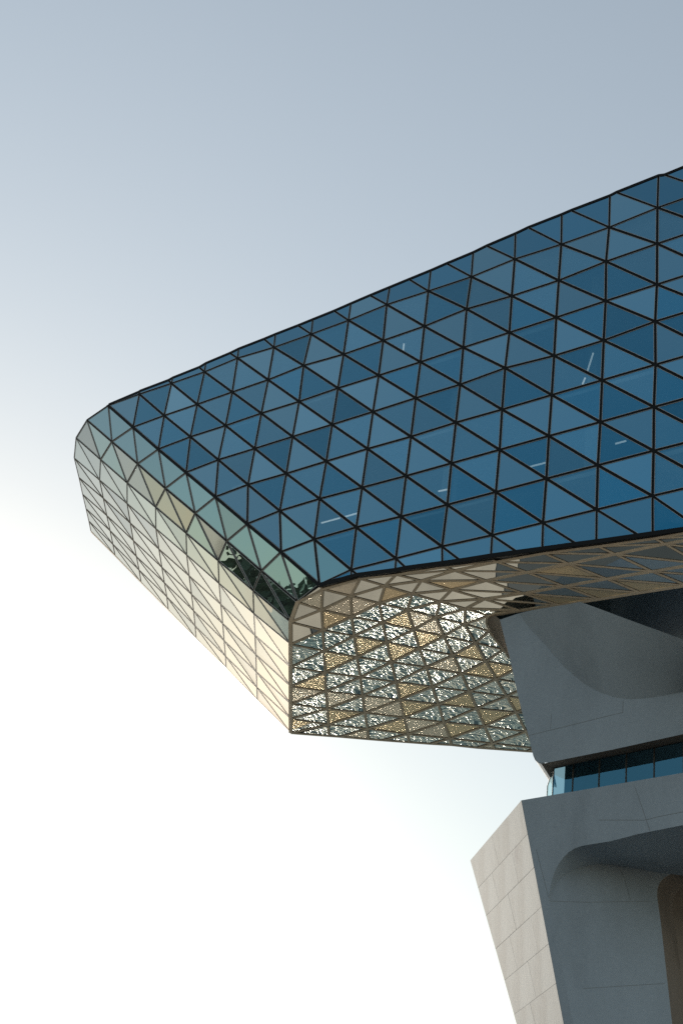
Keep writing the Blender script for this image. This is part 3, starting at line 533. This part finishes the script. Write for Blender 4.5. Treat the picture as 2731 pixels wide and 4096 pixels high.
# void behind: floor, rear wall
fl=[V(DI[i][6]) for i in range(0,11)]; bk=[p-PMV*5 for p in fl]
vs_,fs=strip(fl,bk); mesh('recess_floor',vs_,fs,m_conc,None,ub_)
vs_,fs=strip(bk,[p+V((0,0,6)) for p in bk]); mesh('recess_rear',vs_,fs,m_conc,None,ub_)
fe_=V(P1B[-1]); mesh('right_flank',[V((fe_.x,fe_.y,fe_.z)),V((fe_.x,fe_.y,26.4)),V((fe_.x,fe_.y,26.4))-PMV*8,V((fe_.x,fe_.y,fe_.z))-PMV*8],[(0,1,2,3)],m_conc,None,ub_)
# lower left side going in behind the edge
inn=V(P1BL[0])-left[-1]; ls=left[1:]
vs_,fs=strip(ls,[p+inn for p in ls]); mesh('rear_side',vs_,fs,m_conc,None,ub_)
# underside of the block over the window band
gt=[V(p) for p in GLT]; b0=resample(bot,9)
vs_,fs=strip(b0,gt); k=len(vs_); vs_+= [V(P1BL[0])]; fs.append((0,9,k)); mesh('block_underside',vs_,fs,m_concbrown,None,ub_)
# hairline joints on the block
def on(p,s,z): return V(p)+PDV*s+V((0,0,z))
o0=V(P1L[0]); 
def joint(pts,wd,parent,n):
    return bar(pts,[n]*len(pts),wd,.01,.004,m_joint,parent,'joint')
zj=20.0+1.7
for (s0,z0,s1,z1) in ((1.6,21.35,5.2,21.45),(2.45,21.4,2.45,21.95),(5.2,21.45,5.2,21.85)):
    joint([on((o0.x,o0.y,0),s0,z0),on((o0.x,o0.y,0),s1,z1)],.016,ub_,PMV)
# window band
rib=bar([gt[0]+V((0,0,.02)),gt[-1]+V((0,0,.02))],[PMV]*2,.08,.1,.03,m_gasket,pier,'window_band')
zb=17.39+1.7-.45
ret=gt[0]+V((.12,1.6,0))
for i in range(8):
    a_,b_=gt[i],gt[i+1]
    g=.008
    A_=a_.lerp(b_,g); B_=a_.lerp(b_,1-g)
    pane([A_,B_,V((B_.x,B_.y,zb)),V((A_.x,A_.y,zb))],.004,.012,g_ribbon,m_gasket,rib,0.0)
pane([gt[0],ret,V((ret.x,ret.y,zb)),V((gt[0].x,gt[0].y,zb))],.004,.012,g_ribbon,m_gasket,rib,0.0)
i0=gt[0]+PDV*.3-PMV*.25; i1=gt[-1]-PMV*2.5
mesh('room_wall',[V((i0.x,i0.y,zb)),V((i1.x,i1.y,zb)),i1+V((0,0,1.8)),i0+V((0,0,.5))],[(0,1,2,3)],m_core,None,rib)
for s0 in (2.1,4.45):
    pz=gt[0]+PDV*s0-PMV*.9+V((0,0,-.42))
    vs_,fs=segbox(pz,pz+PDV*.25+V((0,0,0)),.022,PMV)
    o=mesh('tube_light',vs_,fs,m_lamp); tag(o,'small lit tube behind the window band, %s one'%('left' if s0<3 else 'right'),'light','tube lights in the window band')
# lower block
p2e0,p2e1=V(P2E[0]),V(P2E[1]); ft,fbm=V(P2FB[0]),V(P2FB[1])
fold0,fold1=V(FOLD[0]),V(FOLD[1])
arf=[V(p) for p in ARF]; arb=[V(p) for p in ARB]; p2t=resample(P2T,len(arf)); 
# front: top edge to arch, left edge to fold
kk=len(arf)
lower_mesh_v=p2t+arf
fs=[(i,i+1,kk+i+1,kk+i) for i in range(kk-1)]
# left flank between outer edge and fold line, split in height rows
rows_=16; base=len(lower_mesh_v)
for q in range(rows_+1):
    f=q/rows_
    zt=fold0.z+(fold1.z-fold0.z)*f
    le=p2e0.lerp(p2e1,(p2e0.z-zt)/(p2e0.z-p2e1.z)); fo=fold0.lerp(fold1,f)
    lower_mesh_v+=[le,fo]
fs.append((0,kk,base+1,base))
for q in range(rows_): fs.append((base+2*q,base+2*q+1,base+2*q+3,base+2*q+2))
lb=mesh('lower_block',lower_mesh_v,fs,m_conc,None,pier)
# splayed reveal from fold line to inner opening, arch soffit
inner=[V(p) for p in INNER]
vs_,fs=strip(arf,arb); mesh('arch_soffit',vs_,fs,m_conc,None,lb,smooth=True)
# reveal face: outline arb (upper) .. fold .. bottom .. inner edge
qn=V(QN)
inb=resample(inner,kk)            # from upper right to lower
ibot=inner[-1]+(inner[-1]-inner[-2]).normalized()*14
vs_=list(arb)+[fold1]; ring=list(arb[::-1])+[fold1,V((ibot.x,ibot.y,fold1.z))]+inner[::-1]
bm=bmesh.new(); bv=[bm.verts.new(p) for p in ring]; fce=bm.faces.new(bv); bmesh.ops.triangulate(bm,faces=[fce])
cq=sum(ring,V())/len(ring)
for v in bm.verts: v.co-=cq
me=bpy.data.meshes.new('splayed_reveal'); bm.to_mesh(me); bm.free(); me.materials.append(m_conc)
oq=link('splayed_reveal',me,lb); oq.location=cq
rd=V((.62,.78,0)); ib=inner+[V((ibot.x,ibot.y,fold1.z))]
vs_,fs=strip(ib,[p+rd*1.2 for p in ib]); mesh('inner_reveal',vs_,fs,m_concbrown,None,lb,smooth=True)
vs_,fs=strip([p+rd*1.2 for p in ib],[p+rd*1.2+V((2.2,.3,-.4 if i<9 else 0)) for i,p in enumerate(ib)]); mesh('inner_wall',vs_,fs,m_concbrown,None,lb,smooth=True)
# block top
tb=[p+V((-.05,3.0,0)) for p in p2t]; tb[0]=ft
vs_,fs=strip(p2t,tb); mesh('block_top',vs_,fs,m_conc,None,lb)
# side facet in formwork panels with open joints
side=mesh('side_facet',[p2e0+V((.03,.0,0)),ft+V((.03,0,0)),fbm+V((.03,0,0)),p2e1.lerp(p2e0,(fbm.z-p2e1.z)/(p2e0.z-p2e1.z))+V((.03,0,0))],[(0,1,2,3)],m_joint,None,lb)
tag(side,'pale weathered formwork panels on the left side of the pier')
fnrm=(p2e1-p2e0).cross(ft-p2e0).normalized()
if fnrm.dot(CAMP-p2e0)<0: fnrm=-fnrm
levels=[19.09,17.9,16.76,15.47,14.3,13.1,11.9,10.7,9.5,8.3]
def fpt(z,u):
    a_=p2e0.lerp(p2e1,(p2e0.z-z)/(p2e0.z-p2e1.z)); b_=ft.lerp(fbm,(ft.z-z)/(ft.z-fbm.z)); return a_.lerp(b_,u)
cuts=[[0,.55,1],[0,.3,.7,1],[0,.52,1],[0,.22,.68,1],[0,.45,1],[0,.6,1],[0,.3,.75,1],[0,.5,1],[0,.4,1]]
levels[0]=p2e0.z
for q in range(len(levels)-1):
    for u0,u1 in zip(cuts[q][:-1],cuts[q][1:]):
        P=[fpt(levels[q],u0),fpt(levels[q],u1),fpt(levels[q+1],u1),fpt(levels[q+1],u0)]
        P,n=toward(P); ins=inset(P,n,.005)
        # keep outer silhouette edges tight
        pr=random.uniform(.0,.006)
        vv=[p+n*(.004+pr) for p in ins]+[p-n*.03 for p in ins]
        mesh('concrete_panel',vv,[(0,1,2,3),(0,4,5,1),(1,5,6,2),(2,6,7,3),(3,7,4,0)],m_conc2,None,side)
for l in JL: joint(l,.014,lb,PMV)
# rear of the lower block so it stands as a solid
mesh('rear_face',[ft,fbm,V((20,41,3)),V((20,43,19))],[(0,1,2,3)],m_conc,None,lb)
mesh('footing',[(9,36,-3),(26,36,-3),(26,50,-3),(9,50,-3),(9.5,37,2.2),(25,37,2.2),(25,49,2.2),(9.5,49,2.2)],[(4,5,6,7),(0,1,5,4),(1,2,6,5),(2,3,7,6),(3,0,4,7)],m_conc,None,pier)
# ------------------------------------------------------------------ trees on the far bank, mirrored in the chamfer panes
def leaf_mesh():
    vs_=[];fs=[]
    lobes=[(random.uniform(-3,3),random.uniform(-3,3),random.uniform(4.5,11),random.uniform(1.4,2.6)) for _ in range(26)]
    for x,y,z,r in lobes:
        for _ in range(420):
            d=V((random.gauss(0,1),random.gauss(0,1),random.gauss(0,1))).normalized()*r*random.uniform(.6,1.05)
            p=V((x,y,z))+d; u=V((random.gauss(0,1),random.gauss(0,1),random.gauss(0,1))).normalized(); v=u.orthogonal().normalized()
            s=random.uniform(.13,.26); b=len(vs_); vs_+=[p-u*s,p+v*s*.6,p+u*s,p-v*s*.6]; fs.append((b,b+1,b+2,b+3))
    return vs_,fs
tree_v,tree_f=leaf_mesh()
t0=None
spots=[(-72,-60,-64,-68,-55)]
for q,(az,dist,sc) in enumerate([(-53.5,66,2.15),(-57,60,2.5),(-60.5,70,2.3),(-64,62,2.7),(-68,66,2.45),(-72,60,2.6),(-76,68,2.8),(-80,64,2.5)]):
    a_=math.radians(az); loc=V((-3+math.sin(a_)*dist,48+math.cos(a_)*dist,0))
    tr=empty('bank_tree',loc); tr.scale=(sc,sc,sc); tr.rotation_euler=(0,0,q*1.3)
    tag(tr,'leafy green tree on the bank, mirrored in the corner panes','tree','trees on the bank')
    if t0 is None:
        cr=bpy.data.meshes.new('crown'); cr.from_pydata([tuple(v) for v in tree_v],[],tree_f); cr.materials.append(m_leaf)
        tk=bpy.data.meshes.new('trunk'); nv=[];nf=[]
        for z,r in ((-.5,.42),(2,.3),(5,.2),(8.5,.08)):
            for s in range(8): nv.append((r*math.cos(s*math.pi/4)+.1*z*.2,r*math.sin(s*math.pi/4),z))
        for l in range(3):
            for s in range(8): nf.append((l*8+s,l*8+(s+1)%8,l*8+8+(s+1)%8,l*8+8+s))
        tk.from_pydata(nv,[],nf); tk.materials.append(m_bark); t0=1
    for nm,me in (('crown',cr),('trunk',tk)):
        o=bpy.data.objects.new(nm,me); C.objects.link(o); o.parent=tr
bank=slab('bank',[(-130,70.1),(-60,69.1),(-44,72),(-46,100),(-130,110)],-4,.0,m_leaf)
